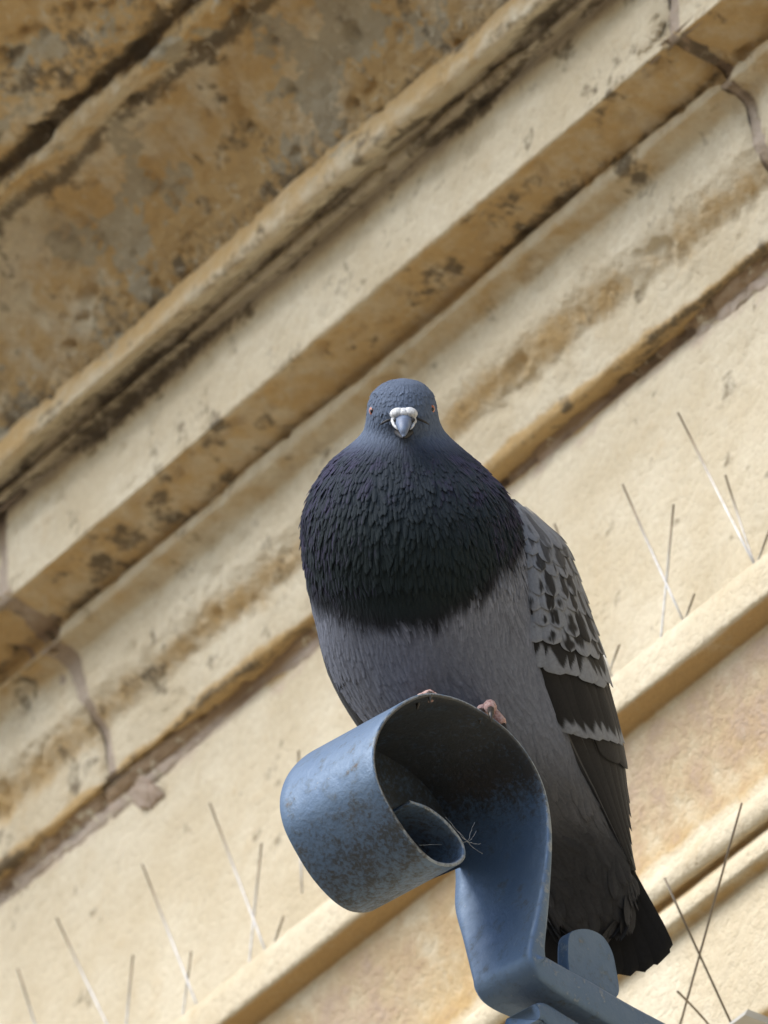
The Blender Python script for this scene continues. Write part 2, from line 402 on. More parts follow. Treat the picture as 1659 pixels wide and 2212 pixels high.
def coarse(name, pts, d0, d1, mat):
    P = np.array(pts); ds = np.linspace(d0, d1, 60); V = []
    for d in ds:
        for p in P: V.append((d, -p[0], p[1]))
    z = np.zeros(len(V))
    return mesh_np(name, V, gridfaces(len(ds), len(P)), mat, wall, attrs=dict(ochre=z + 0.2, stain=z, lichen=z, pink=z, bloom=z), world=False, smooth=False)
coarse('lower_wall', BT, -2.6, 2.6, M_STONE)
coarse('wall_core', [(-0.05, zg, 5000), (-0.05, ze - 0.1, 4000), (-0.05, zb, 2500), (-0.02, zk + 0.05, 1900), (0.02, zfor(0.05, 1300), 1300), (0.06, zfor(0.13, 760), 900), (0.05, top[1], -900)], -2.6, 2.6, M_STONE)

# lumps of repair mortar smeared over the ends of the joints
def smear(x, y, n0, rx, ry, rot, thick, seed, mat, tone, slope=0.62):
    c = onplane(x, y, P0 + Nv * n0, Nv); dloc = (c - P0).dot(Dv); zloc = c.z - P0.z
    nu, nv = 48, 48; U, W_ = np.meshgrid(np.linspace(-1, 1, nu), np.linspace(-1, 1, nv), indexing='ij')
    ang = np.arctan2(W_, U); r = np.hypot(U, W_); m_ = np.maximum(abs(U), abs(W_)); r = np.where(r > 0, m_, 0)
    rad = 0.75 + 0.5 * (fbm(np.cos(ang) * 1.6 + seed, np.sin(ang) * 1.6, 4, seed, .6) - .5) * 2
    a_ = r * rad * rx * np.cos(ang); b_ = r * rad * ry * np.sin(ang)
    dd = dloc + a_ * math.cos(rot) - b_ * math.sin(rot); zz = zloc + a_ * math.sin(rot) + b_ * math.cos(rot)
    nn = n0 + slope * (zz - zloc) + thick * (1 - r ** 2.2) - 0.002 * (r > .97) + (fbm(dd * 160, zz * 160, 4, seed + 2) - .5) * 0.0018
    z0 = np.zeros(dd.size)
    return mesh_np('mortar_patch', np.stack([dd, -nn, zz], -1).reshape(-1, 3), gridfaces(nu, nv), mat, wall,
                   attrs=dict(ochre=z0 + tone[0], stain=z0 + tone[1], lichen=z0, pink=z0 + tone[2], bloom=z0 + .3), world=False)
smear(1398, 78, 0.0845, 0.014, 0.012, 0.3, 0.0030, 3, M_STONE, (-.3, -.1, 0.0), 0.0)
smear(312, 1712, 0.006, 0.015, 0.009, -0.4, 0.0009, 9, M_MORTAR, (-.2, 0.05, 0.7))

# ------------------------------------------------------------------ tubes
def tube(pts, radii, seg=8, cap=True):
    pts = [Vector(p) for p in pts]; n = len(pts); V = []; F = []
    prev = None
    for i, p in enumerate(pts):
        t = (pts[min(i + 1, n - 1)] - pts[max(i - 1, 0)]).normalized()
        if prev is None:
            a = t.orthogonal().normalized()
        else:
            a = (prev - t * prev.dot(t)).normalized()
        prev = a; b = t.cross(a)
        r = radii[i] if hasattr(radii, '__len__') else radii
        for k in range(seg):
            th = 2 * math.pi * k / seg; V.append(p + (a * math.cos(th) + b * math.sin(th)) * r)
    for i in range(n - 1):
        for k in range(seg):
            F.append([i * seg + k, i * seg + (k + 1) % seg, (i + 1) * seg + (k + 1) % seg, (i + 1) * seg + k])
    if cap:
        F.append(list(range(seg))[::-1]); F.append([(n - 1) * seg + k for k in range(seg)])
    return [tuple(v) for v in V], F
def merge(parts):
    V = []; F = []
    for v, f in parts:
        b = len(V); V += list(v); F += [[i + b for i in q] for q in f]
    return V, F

# ------------------------------------------------------------------ bird spikes
def spikes(wires, nbase, label, tipdark=1.0):
    """wires: (tipx, tipy, basex, basey, n_tip, n_base)"""
    b0 = wires[len(wires) // 2]
    loc = onplane(b0[2], b0[3], P0 + Nv * nbase, Nv)
    e = empty('bird_spike_strip', loc, 0, label=label, cat='bird spikes', group='bird spike strips on the ledges')
    dd = []
    for (tx, ty, bx, by, nt_, nb_) in wires:
        tip = onplane(tx, ty, P0 + Nv * nt_, Nv); bs = onplane(bx, by, P0 + Nv * nb_, Nv)
        dr = (bs - tip).normalized(); bs = bs + dr * 0.008
        dd.append(bs)
        mid = (tip + bs) / 2 + Dv * random.uniform(-.0006, .0006)
        v, f = tube([bs.lerp(tip, q) + (mid - (tip + bs) / 2) * math.sin(math.pi * q) for q in (0, .25, .5, .75, 1)], 0.00058, 8)
        mesh_np('spike_wire', v, f, M_WIRE, e, attrs=dict(tip=[(1 - tipdark) + tipdark * 1.0 * (k // 8) / 4 if tipdark < 1 else (k // 8) / 4 for k in range(len(v))]))
    s = [(p - P0).dot(Dv) for p in dd]; zz = min(p.z for p in dd)
    v = []
    a0, a1 = min(s) - 0.02, max(s) + 0.02
    for d in (a0, a1):
        for (n_, z_) in ((nbase - .008, 0), (nbase + .008, 0), (nbase + .006, .004), (nbase - .006, .004)):
            q = P0 + Dv * d + Nv * n_; v.append((q.x, q.y, zz - 0.001 + z_))
    mesh_np('spike_base', v, [[0, 1, 2, 3], [4, 7, 6, 5], [0, 4, 5, 1], [1, 5, 6, 2], [2, 6, 7, 3], [3, 7, 4, 0]], M_PLASTIC, e, smooth=False)
spikes([(1465, 892, 1631, 1222, .040, .020), (1567, 1027, 1630, 1217, .015, .020), (1661, 1147, 1622, 1254, .030, .020),
        (1345, 1047, 1475, 1337, .040, .020), (1455, 1090, 1424, 1420, .025, .020), (1500, 1283, 1466, 1380, .03, .020),
        (1198, 1132, 1322, 1460, .040, .020), (1232, 1270, 1302, 1440, .02, .020), (1338, 1393, 1315, 1460, .03, .020)],
       0.020, 'thin steel bird spikes on the ledge to the right of the pigeon wing')
spikes([(453, 1735, 582, 2076, .040, .020), (565, 1822, 535, 2125, .025, .020), (612, 1980, 575, 2098, .03, .020),
        (307, 1867, 437, 2200, .040, .020), (413, 2055, 388, 2240, .025, .020), (645, 1622, 652, 1900, .025, .020),
        (122, 1983, 252, 2255, .040, .020), (287, 2063, 262, 2320, .025, .020), (38, 2092, 100, 2300, .040, .020)],
       0.020, 'thin pale steel bird spikes on the ledge at the lower left below the joint')
spikes([(1602, 1735, 1470, 2211, .07, .022), (1435, 1896, 1580, 2211, .07, .022), (1463, 2141, 1525, 2208, .05, .022)],
       0.020, 'crossed dark bird spikes beside the tail tip at the lower right', 0.1)

# ------------------------------------------------------------------ iron bracket
BA = math.radians(44.3)
dB = Vector((math.cos(BA), -math.sin(BA), 0)); mB = Vector((-math.sin(BA), -math.cos(BA), 0))
RP = at(1000, 1680, 6.0)
def bp(x, y, o=0.0): return onplane(x, y, RP + dB * o, dB)
def catmull(P, m):
    P = np.array(P, float); n = len(P); out = []
    E = np.vstack([2 * P[0] - P[1], P, 2 * P[-1] - P[-2]])
    ts = np.linspace(0, n - 1 - 1e-6, m)
    for t in ts:
        i = int(t); f = t - i; a, b, c, d = E[i], E[i + 1], E[i + 2], E[i + 3]
        out.append(0.5 * ((2 * b) + (-a + c) * f + (2 * a - 5 * b + 4 * c - d) * f * f + (-a + 3 * b - 3 * c + d) * f ** 3))
    return np.array(out)
PX = K * 6.0
def strap(name, rows, parent, off=0.0, m=170, jitter=0.00025, soot_shade=None):
    """rows: (x, y, thickness px, width px-horizontal)  traced on the near rim"""
    C = catmull(rows, m); pts = [bp(c[0], c[1], off) for c in C]
    th = C[:, 2] * PX * 1.05; wd = C[:, 3] * PX / math.cos(BA)
    V = []; E = []; S_ = []
    for i, p in enumerate(pts):
        t = (pts[min(i + 1, m - 1)] - pts[max(i - 1, 0)]).normalized(); q = t.cross(dB).normalized()
        h = th[i] / 2; wv = wd[i]; r = min(h * 0.7, 0.0022)
        j = (vnoise(i * 0.15, 3.0, 5) - .5) * jitter * 2
        prof_ = [(0, -h + r, 1), (-r * .3, -h + r * .3, .8), (-r, -h, .4)]
        nn_ = 12
        for k in range(1, nn_): prof_.append((-wv * k / nn_, -h - 0.0, 0))
        prof_ += [(-wv + r, -h, .3), (-wv, -h + r, .6), (-wv, h - r, .6), (-wv + r, h, .3)]
        for k in range(nn_ - 1, 0, -1): prof_.append((-wv * k / nn_, h, 0))
        prof_ += [(-r, h, .4), (-r * .3, h - r * .3, .8), (0, h - r, 1)]
        for (a, b, e) in prof_:
            V.append(p + dB * (a + j) + q * b); E.append(e * ((1.5 if C[i][1] > 1790 and C[i][0] < 1003 and soot_shade else 0.95) if C[i][2] < 16 else 0.5))
            S_.append(soot_shade(C[i][0], C[i][1], b * (soot_shade_c - p).dot(q) > 0, a / wv, i / m) if soot_shade else 0.0)
    k = len(prof_); V = np.array([tuple(v) for v in V])
    F = gridfaces(m, k, True).tolist()
    F.append(list(range(k))); F.append([(m - 1) * k + j for j in range(k)][::-1])
    return mesh_np(name, V, F, M_IRON, parent, attrs=dict(edge=np.array(E), soot_shade=np.array(S_)))
soot_shade_c = bp(1000, 1685)
def ring_soot_shade(x, y, inner, a, f):
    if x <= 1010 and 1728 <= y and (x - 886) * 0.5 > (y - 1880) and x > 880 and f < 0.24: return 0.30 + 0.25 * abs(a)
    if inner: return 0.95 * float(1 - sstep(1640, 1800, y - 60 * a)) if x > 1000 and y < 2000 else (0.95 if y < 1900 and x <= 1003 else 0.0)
    return 0.52 * float(sstep(1640, 1800, y)) if x < 1000 else 0.0  # outer face: shade of the underside painted in, darker downwards
bl = bp(1500, 2280)
br = empty('iron_scroll_bracket', bl, 0, label='blue grey painted iron bracket curled into a scroll under the pigeon', cat='bracket')
CURL = [(886, 1731, 7, 178), (920, 1743, 8, 180), (952, 1764, 9, 182), (980, 1792, 9, 182), (1000, 1822, 9, 182), (1003, 1849, 9, 182), (986, 1865, 9, 184)]
RING = [(1003, 1846, 7, 178), (985, 1862, 9, 184), (962, 1867, 9, 188), (936, 1859, 9, 190), (906, 1834, 9, 193), (868, 1785, 9, 196), (833, 1724, 9, 197), (812, 1670, 9, 200),
        (809, 1617, 9, 203), (826, 1566, 9, 203), (866, 1524, 9, 203), (920, 1501, 9, 203), (980, 1509, 9, 203), (1036, 1534, 9, 203),
        (1100, 1583, 9, 203), (1145, 1640, 10, 203), (1174, 1703, 11, 203), (1187, 1774, 13, 203), (1188, 1850, 17, 203),
        (1182, 1920, 26, 182), (1174, 1981, 34, 160), (1166, 2030, 42, 140), (1164, 2056, 50, 130), (1166, 2072, 58, 126), (1180, 2090, 64, 122), (1220, 2116, 70, 112), (1270, 2146, 74, 104),
        (1350, 2192, 74, 100), (1450, 2246, 76, 100), (1560, 2306, 76, 100), (1800, 2436, 76, 100)]
strap('scroll_strap', CURL + RING[2:], br, soot_shade=ring_soot_shade, m=210)
strap('lower_strap', [(1166, 2182, 34, 74), (1184, 2186, 46, 74), (1230, 2218, 56, 74), (1290, 2255, 60, 74), (1400, 2318, 60, 74), (1600, 2430, 60, 74)], br, off=-0.004, m=60)
# closing plate at the far side of the curl
wf_ = 203 * PX / math.cos(BA)
rim = [bp(c[0], c[1]) - dB * (wf_ - 0.004) for c in catmull([r[:2] + (0, 0) for r in RING[2:18]], 60)]
cen = sum(rim, Vector()) / len(rim)
V = []; rr = [1.0, 0.93, 0.8, 0.6, 0.35, 0.1]
for s in rr:
    for p in rim: V.append(tuple(cen + (p - cen) * s * 0.985 - dB * 0.004 * (1 - s)))
F = gridfaces(len(rr), len(rim), True).tolist(); F.append([(len(rr) - 1) * len(rim) + j for j in range(len(rim))])
mesh_np('scroll_end_plate', V, F, M_IRON, br, attrs=dict(edge=np.zeros(len(V)), soot_shade=np.full(len(V), 0.80)))
# rounded lug on the arm
def extrude_outline(name, outline, off, thick, parent, m=60):
    C = catmull([o + (0, 0) for o in outline], m)
    V = []; E = []; nrow = [(0.0008, .985, .6), (0, 1, 1), (-thick, 1, .8), (-thick - .0008, .985, .3)]
    P = [bp(c[0], c[1], off) for c in C]; cen = sum(P, Vector()) / m
    V = [tuple(cen + (p - cen) * s + dB * a) for (a, s, e) in nrow for p in P]; E = [e * 0.6 for (a, s, e) in nrow for p in P]
    F = gridfaces(4, m, True).tolist(); F.append(list(range(m))[::-1]); F.append([3 * m + j for j in range(m)])
    return mesh_np(name, V, F, M_IRON, parent, attrs=dict(edge=np.array(E), soot_shade=np.zeros(len(V))), smooth=False)
extrude_outline('rounded_lug', [(1228, 2110), (1224, 2070), (1226, 2024), (1240, 2010), (1268, 2008), (1298, 2022), (1318, 2052), (1328, 2090), (1334, 2150), (1300, 2160), (1250, 2130), (1228, 2110)],
                -0.006, 0.005, br)
v, f = tube([bp(1236, 2014, -0.009), bp(1219, 2022, -0.009)], 0.001, 8)
# bolt head under the corner
v, f = tube([bp(1068, 2140, -0.030), bp(1046, 2154, -0.034)], 0.0020, 8)
mesh_np('rivet', v, f, M_IRON, br, attrs=dict(edge=np.zeros(len(v)), soot_shade=np.ones(len(v))))
# cobweb in the mouth of the scroll
cw = []
def web(a, b, sag, r=0.00022, off=(-0.01, -0.01)):
    p, q = bp(*a, off[0]), bp(*b, off[1]); L = []
    for i in range(9):
        t = i / 8; L.append(p.lerp(q, t) + Vector((0, 0, -sag * 4 * t * (1 - t))) + Vector([random.uniform(-.0003, .0003) for _ in range(3)]))
    cw.append(tube(L, [r * .62 * random.uniform(.5, 1.3) for _ in L], 5))
for q in ((1038, 1822), (1030, 1796), (1042, 1845), (1024, 1775), (990, 1796), (962, 1764), (905, 1826)):
    web((1010, 1818), q, 0.0006, 0.00014)
v, f = merge(cw); cwo = mesh_np('cobweb', v, f, M_WEB); tag(cwo, 'wispy pale cobweb strands inside the mouth of the iron scroll', 'cobweb')

# ------------------------------------------------------------------ pigeon
DBD = 6.10
KB = K * DBD
def B(x, y, w_): return at(x, y, DBD - w_ * KB)
bird = empty('pigeon', B(980, 1560, 120), 0, label='grey feral pigeon with dark puffed breast perched on the iron scroll', cat='pigeon')
rows = np.array([
 # y, xl, xr, wf, wb
 (817, 866, 876, 62, 50), (821, 842, 899, 88, 26), (830, 823, 917, 112, 0), (848, 804, 934, 134, -32), (868, 796, 941, 148, -48), (890, 793, 945, 155, -58),
 (910, 791, 949, 152, -66), (928, 787, 957, 144, -74), (944, 775, 971, 142, -84), (962, 755, 990, 156, -96), (980, 732, 1012, 176, -110),
 (1000, 710, 1035, 198, -125), (1050, 677, 1083, 242, -150), (1100, 659, 1112, 270, -175), (1150, 653, 1127, 286, -190), (1200, 655, 1138, 290, -200),
 (1250, 662, 1148, 282, -210), (1300, 672, 1160, 259, -215), (1350, 683, 1172, 236, -215), (1400, 694, 1186, 216, -215), (1450, 713, 1200, 196, -210),
 (1500, 742, 1214, 174, -200), (1550, 778, 1230, 148, -190), (1600, 820, 1244, 118, -180), (1650, 870, 1256, 88, -172), (1700, 930, 1280, 56, -165),
 (1750, 1000, 1302, 26, -155), (1800, 1060, 1325, -2, -145), (1850, 1105, 1346, -24, -138), (1900, 1140, 1362, -44, -132), (1950, 1165, 1362, -62, -126),
 (1985, 1185, 1340, -78, -120), (2005, 1215, 1320, -92, -112)], float)
_yd = np.arange(817, 2005.5, 1.0); _rd = [np.interp(_yd, rows[:, 0], rows[:, k]) for k in (1, 2, 3, 4)]
def _smooth(a):
    out = a.copy()
    for _ in range(3):
        wn = 10
        e = np.pad(out, wn, mode='reflect', reflect_type='odd'); c = np.cumsum(np.r_[0, e]); m = (c[2 * wn + 1:] - c[:-2 * wn - 1]) / (2 * wn + 1)
        f = sstep(935, 985, _yd); out = out * (1 - f) + m * f
        wn = 3
        e = np.pad(out, wn, mode='reflect', reflect_type='odd'); c = np.cumsum(np.r_[0, e]); m = (c[2 * wn + 1:] - c[:-2 * wn - 1]) / (2 * wn + 1)
        f = sstep(835, 870, _yd); out = out * (1 - f) + m * f
    return out
_rs = [_smooth(a) for a in _rd]
rows = np.stack([_yd] + _rs, 1)
def rowat(y):
    return [np.interp(y, rows[:, 0], rows[:, k]) for k in (1, 2, 3, 4)]
def body_px(y, ph):
    xl, xr, wf, wb = rowat(y); cx = (xl + xr) / 2; hx = (xr - xl) / 2; wm = (wf + wb) / 2; hw = (wf - wb) / 2
    return cx + hx * np.cos(ph), y, wm + hw * np.sin(ph)
def B_np(x, y, w_):
    x, y, w_ = np.broadcast_arrays(np.asarray(x, float), np.asarray(y, float), np.asarray(w_, float))
    d = DBD - w_ * KB
    c = np.array(CAM); rx = (x - CX) / CX * TANX; ry = -(y - CY) / CX * TANX
    v = np.array(FW) + rx[..., None] * np.array(RT) + ry[..., None] * np.array(UP)
    return c + v * d[..., None]
def collar_y(x):
    return np.interp(x, [640, 672, 720, 790, 850, 910, 960, 1010, 1060, 1100, 1128, 1150], [1290, 1310, 1338, 1362, 1373, 1368, 1350, 1318, 1278, 1235, 1170, 1100])
def bodycol(x, y, ph, jit):
    """plumage pigment"""
    x, y, jit = np.broadcast_arrays(x, y, jit)
    head = np.array([0.098, 0.128, 0.188]); neck = np.array([0.028, 0.032, 0.060]); breast = np.array([0.0105, 0.011, 0.014])
    belly = np.array([0.145, 0.158, 0.198]); vent = np.array([0.085, 0.085, 0.09]); under = np.array([0.035, 0.035, 0.037])
    c = head + (neck - head) * sstep(935, 1010, y + (x - 870) * 0.05 + jit * 10)[..., None]
    c = c + (breast - c) * sstep(1010, 1230, y + jit * 30)[..., None]
    k = sstep(-24, 30, y - collar_y(x) + jit * 10 + (vnoise(np.asarray(x) * .05, np.asarray(y) * .012, 77) - .5) * 34)
    k = k * (y > 1080)
    c = c + (belly - c) * k[..., None]
    c = c + (vent - c) * sstep(1560, 1740, y + jit * 20)[..., None]
    c = c + (under - c) * sstep(1740, 1860, y + jit * 20)[..., None]
    c = c * (1 + 0.22 * jit)[..., None]
    return np.clip(c, 0.004, 1)
def irid_of(x, y): return sstep(940, 1020, y) * (1 - sstep(-60, 0, y - collar_y(x)))
nr, nph = 240, 96
ys = np.r_[np.linspace(817, 960, 60), np.linspace(964, 2005, nr - 60)]
ph = np.linspace(0, 2 * math.pi, nph, endpoint=False)
YB, PB = np.meshgrid(ys, ph, indexing='ij'); XB, _, WB = body_px(YB, PB)
VB = B_np(XB, YB, WB)
body = mesh_np('body', VB.reshape(-1, 3), gridfaces(nr, nph, True), M_FEATHER, bird,
               cols=bodycol(XB, YB, PB, np.zeros_like(XB)).reshape(-1, 3), attrs=dict(irid=irid_of(XB, YB).ravel()))
# close crown and vent
# contour feathers, far too many to count: one soft layer per region
def feather_layer(name, y0, y1, dy, dxs, Lf, Wf, lift, parent, jitc=1.0, fmax=None):
    T_u = np.array([-1, -.5, 0, .5, 1.0]); T_v = np.array([0, .3, .6, .85, 1.0]); pr = np.array([.5, .95, 1.0, .72, .22])
    P = []
    y = y0; r = 0
    while y < y1:
        xl, xr, wf, wb = rowat(y); hx = (xr - xl) / 2; hw = (wf - wb) / 2
        per = math.pi * (3 * (hx + hw) - math.sqrt((3 * hx + hw) * (hx + 3 * hw)))
        step = dxs(y); n = max(6, int(per / step))
        for k in range(n):
            a = 2 * math.pi * (k + 0.5 * (r % 2) + random.uniform(-.38, .38)) / n
            P.append((y + random.uniform(-.5, .5) * dy(y), a, random.gauss(0, 1)))
        y += dy(y); r += 1
    P = np.array(P); yy, aa, jj = P[:, 0], P[:, 1], np.clip(P[:, 2], -2, 2) * 0.5 * jitc
    def pos(y_, a_):
        x_, yq, w_ = body_px(y_, a_); return B_np(x_, yq, w_), x_
    p, x0 = pos(yy, aa); pd, _ = pos(yy + 8, aa); pa, _ = pos(yy, aa + 0.03)
    t = pd - p; t /= np.linalg.norm(t, axis=1, keepdims=True)
    b = pa - p; b /= np.linalg.norm(b, axis=1, keepdims=True)
    nm = np.cross(t, b); nm /= np.linalg.norm(nm, axis=1, keepdims=True)
    ctr = B_np((rowat(yy)[0] + rowat(yy)[1]) / 2, yy, (rowat(yy)[2] + rowat(yy)[3]) / 2)
    s = np.sign(np.sum(nm * (p - ctr), 1)); nm *= s[:, None]
    b = np.cross(nm, t)
    yaw = rng.normal(0, 0.10, len(p)) + (vnoise(x0 * .035, yy * .02, 5) - .5) * 0.55; jj = jj + (vnoise(x0 * .06, yy * .018, 9) - .5) * 1.2 * jitc; t2 = t * np.cos(yaw)[:, None] + b * np.sin(yaw)[:, None]; b2 = b * np.cos(yaw)[:, None] - t * np.sin(yaw)[:, None]
    L = Lf(yy) * KB * rng.uniform(.8, 1.25, len(p)); W = Wf(yy) * KB * rng.uniform(.75, 1.2, len(p)); lf = lift(yy) * rng.uniform(0.0, 2.2, len(p))
    roll = rng.normal(0, 0.12, len(p))
    V = []; C = []; I = []
    for iv, v in enumerate(T_v):
        for iu, u in enumerate(T_u):
            ragged = 1 - (0.10 * (iu % 2)) * (v == 1.0)
            q = (p + t2 * (L * v * ragged)[:, None] + b2 * (u * W / 2 * pr[iv])[:, None]
                 + nm * (0.15 * KB * 10 * 0.3 + lf * L * v * (1 - 0.25 * v) - 0.16 * W * u * u * pr[iv] + roll * u * W * .5 * pr[iv])[:, None])
            V.append(q)
            yv = yy + (L / KB) * v; cc = bodycol(x0, yv, aa, jj)
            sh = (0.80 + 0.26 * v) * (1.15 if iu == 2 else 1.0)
            C.append(cc * sh); I.append(irid_of(x0, yv))
    V = np.stack(V, 1).reshape(-1, 3); C = np.stack(C, 1).reshape(-1, 3); I = np.stack(I, 1).reshape(-1)
    nf = len(p); base = (np.arange(nf) * 25)[:, None, None]; F = (gridfaces(5, 5)[None] + base).reshape(-1, 4)
    o = mesh_np(name, V, F, M_FEATHER, parent, cols=C, attrs=dict(irid=I)); o['kind'] = 'stuff'
    return o
i_ = lambda xs, vs: (lambda y: np.interp(y, xs, vs))
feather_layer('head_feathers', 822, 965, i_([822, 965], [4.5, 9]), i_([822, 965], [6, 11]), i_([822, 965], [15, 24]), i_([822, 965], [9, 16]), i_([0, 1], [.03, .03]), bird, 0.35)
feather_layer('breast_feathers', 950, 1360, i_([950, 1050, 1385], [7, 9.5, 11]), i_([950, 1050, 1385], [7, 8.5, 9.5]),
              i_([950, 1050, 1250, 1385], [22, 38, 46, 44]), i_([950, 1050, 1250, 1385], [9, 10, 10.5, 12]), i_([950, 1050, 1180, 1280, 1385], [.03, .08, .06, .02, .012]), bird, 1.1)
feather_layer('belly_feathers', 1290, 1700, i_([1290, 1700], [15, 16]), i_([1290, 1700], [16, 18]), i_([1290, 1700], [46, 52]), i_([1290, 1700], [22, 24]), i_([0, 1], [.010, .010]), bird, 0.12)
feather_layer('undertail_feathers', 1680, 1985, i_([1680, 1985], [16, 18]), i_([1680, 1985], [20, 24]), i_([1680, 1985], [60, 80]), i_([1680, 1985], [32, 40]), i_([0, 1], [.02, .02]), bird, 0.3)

# ---- wings
WG = np.array([ # y, inner x, outer x, w inner, w outer
 (1078, 1104, 1114, -30, -60), (1095, 1108, 1134, 0, -70), (1110, 1112, 1150, 25, -75), (1160, 1124, 1186, 50, -80), (1230, 1136, 1215, 75, -80), (1300, 1146, 1241, 88, -80),
 (1380, 1150, 1272, 92, -82), (1440, 1152, 1292, 84, -85), (1480, 1162, 1303, 72, -88), (1540, 1186, 1318, 50, -92), (1580, 1205, 1327, 35, -95),
 (1610, 1222, 1335, 20, -98), (1650, 1245, 1342, 0, -100), (1700, 1275, 1347, -20, -104), (1750, 1300, 1354, -38, -108), (1800, 1325, 1362, -55, -112),
 (1850, 1348, 1370, -72, -116), (1895, 1370, 1380, -90, -118)], float)
WL = np.array([
 (1078, 690, 678, -60, -90), (1200, 690, 668, -50, -90), (1300, 695, 677, -50, -95), (1400, 712, 696, -48, -95), (1450, 732, 710, -45, -95), (1500, 762, 733, -45, -95), (1545, 795, 760, -50, -100),
 (1580, 826, 784, -55, -105), (1650, 890, 838, -65, -110), (1750, 985, 925, -80, -115), (1850, 1075, 1015, -95, -120), (1900, 1120, 1090, -100, -122)], float)
def wing_px(T, y, t, lift=0.0):
    xi, xo, wi, wo = [np.interp(y, T[:, 0], T[:, k]) for k in (1, 2, 3, 4)]
    tt = np.clip(t, -0.2, 1.0); th = tt * math.pi / 2
    ex = np.clip(np.asarray(t) - 1.0, 0, 2)
    x = xi + (xo - xi) * np.sin(th); w_ = wi - (wi - wo) * (1 - np.cos(th))
    x = x - np.sign(xo - xi) * 40 * ex ** 2; w_ = w_ - 90 * ex
    s = np.sign(xo - xi)
    x = x + s * lift * np.sin(np.clip(th, 0, 1.57)); w_ = w_ + lift * np.cos(th)
    return x, y, w_
def wing_shell(name, T, col, ymax=None):
    ts = np.linspace(-0.0, 1.9, 26); y_ = np.linspace(T[0, 0], ymax or T[-1, 0], 70)
    Y, Tt = np.meshgrid(y_, ts, indexing='ij'); x, yy, w_ = wing_px(T, Y, Tt, -2)
    x2, y2, w2 = wing_px(T, Y[:, ::-1], Tt[:, ::-1], -10)
    X = np.concatenate([x, x2], 1); Yy = np.concatenate([yy, y2], 1); Ww = np.concatenate([w_, w2], 1)
    V = B_np(X, Yy, Ww).reshape(-1, 3); n = X.shape[1]
    F = gridfaces(len(y_), n, True).tolist(); F.append(list(range(n))); F.append([(len(y_) - 1) * n + j for j in range(n)][::-1])
    c = np.array(col)[None] * (0.8 + 0.4 * vnoise(X.ravel() * .05, Yy.ravel() * .02, 3))[:, None]
    k_ = 1 - sstep(1120, 1260, Yy.ravel() + 40 * (vnoise(X.ravel() * .05, Yy.ravel() * .05, 8) - .5)); c = c + (np.array([0.17, 0.19, 0.23]) - c) * k_[:, None]
    return mesh_np(name, V, F, M_VANE, bird, cols=c)
wingR = wing_shell('wing', WG, (0.045, 0.045, 0.048), 1880)
wingL = wing_shell('wing', WL, (0.035, 0.035, 0.038), 1880)
LIGHT = np.array([0.215, 0.23, 0.26]); DARKC = np.array([0.018, 0.0175, 0.018])
def covert(T, parent, t0, dt, yroot, ytip, lift, kind, seed, name='covert_feather', slant=0.0, rf=0.25):
    nu, nv = 17, 27
    u = np.linspace(-1, 1, nu); v = 1 - (1 - np.linspace(0, 1, nv)) ** 1.6; Vv, Uu = np.meshgrid(v, u, indexing='ij')
    pr = np.where(Vv < 1 - rf, np.minimum(1, .55 + Vv * 1.0), np.clip(1 - (np.clip(Vv - 1 + rf, 0, 1) / rf) ** 2.2, 0, 1) ** .5)
    pr = np.clip(pr, 0.04, 1)
    y = yroot + (ytip - yroot) * (Vv - 0.02 * Uu ** 2 * Vv)
    t = t0 + dt * Uu * pr + slant * Vv
    x, yy, w_ = wing_px(T, y, t, (lift + 3.0 * Vv - 2.5 * Uu ** 2) * (0.1 + 0.9 * sstep(1085, 1200, y)))
    ns = vnoise(Uu * 3 + seed, Vv * 5, seed) - .5
    if kind[0] == 'tip':                         # dark feather, pale ragged tip
        edge = kind[1]
        zz = np.abs(((Uu * kind[2] + seed * .37) % 1.0) - .5) * 2
        m = sstep(-.045, .045, Vv - edge - (zz - .5) * kind[3] + ns * .10)
        c = DARKC + (LIGHT - DARKC) * m[..., None]
    elif kind[0] == 'spot':                      # pale feather, dark blotch
        r = np.sqrt(((Uu - kind[3]) / .50) ** 2 + ((Vv - kind[2]) / .30) ** 2) + ns * 1.1 + (vnoise(Uu * 9 + seed, Vv * 6, seed + 7) - .5) * .5
        m = (1 - sstep(kind[1] - .32, kind[1] + .32, r)) * kind[4]
        lt = LIGHT * kind[5]
        c = lt + (DARKC - lt) * m[..., None]
    else:                                        # flight feather, thin pale margin
        m = sstep(.80, .93, np.abs(Uu)) * (Uu * kind[1] > 0)
        base = np.array([0.03, 0.029, 0.029]); c = base + (np.array([0.16, 0.155, 0.15]) - base) * m[..., None]
    streak = 1 + 0.10 * (vnoise(Uu * 14 + seed, Vv * 2 + Uu, seed + 1) - .5) * 2
    c = c * streak[..., None] * (1 + .1 * (np.random.RandomState(seed).rand() - .5))
    V = B_np(x, yy, w_).reshape(-1, 3)
    return mesh_np(name, V, gridfaces(nv, nu), M_VANE, parent, cols=np.clip(c, 0.003, 1).reshape(-1, 3))
sd_ = 100
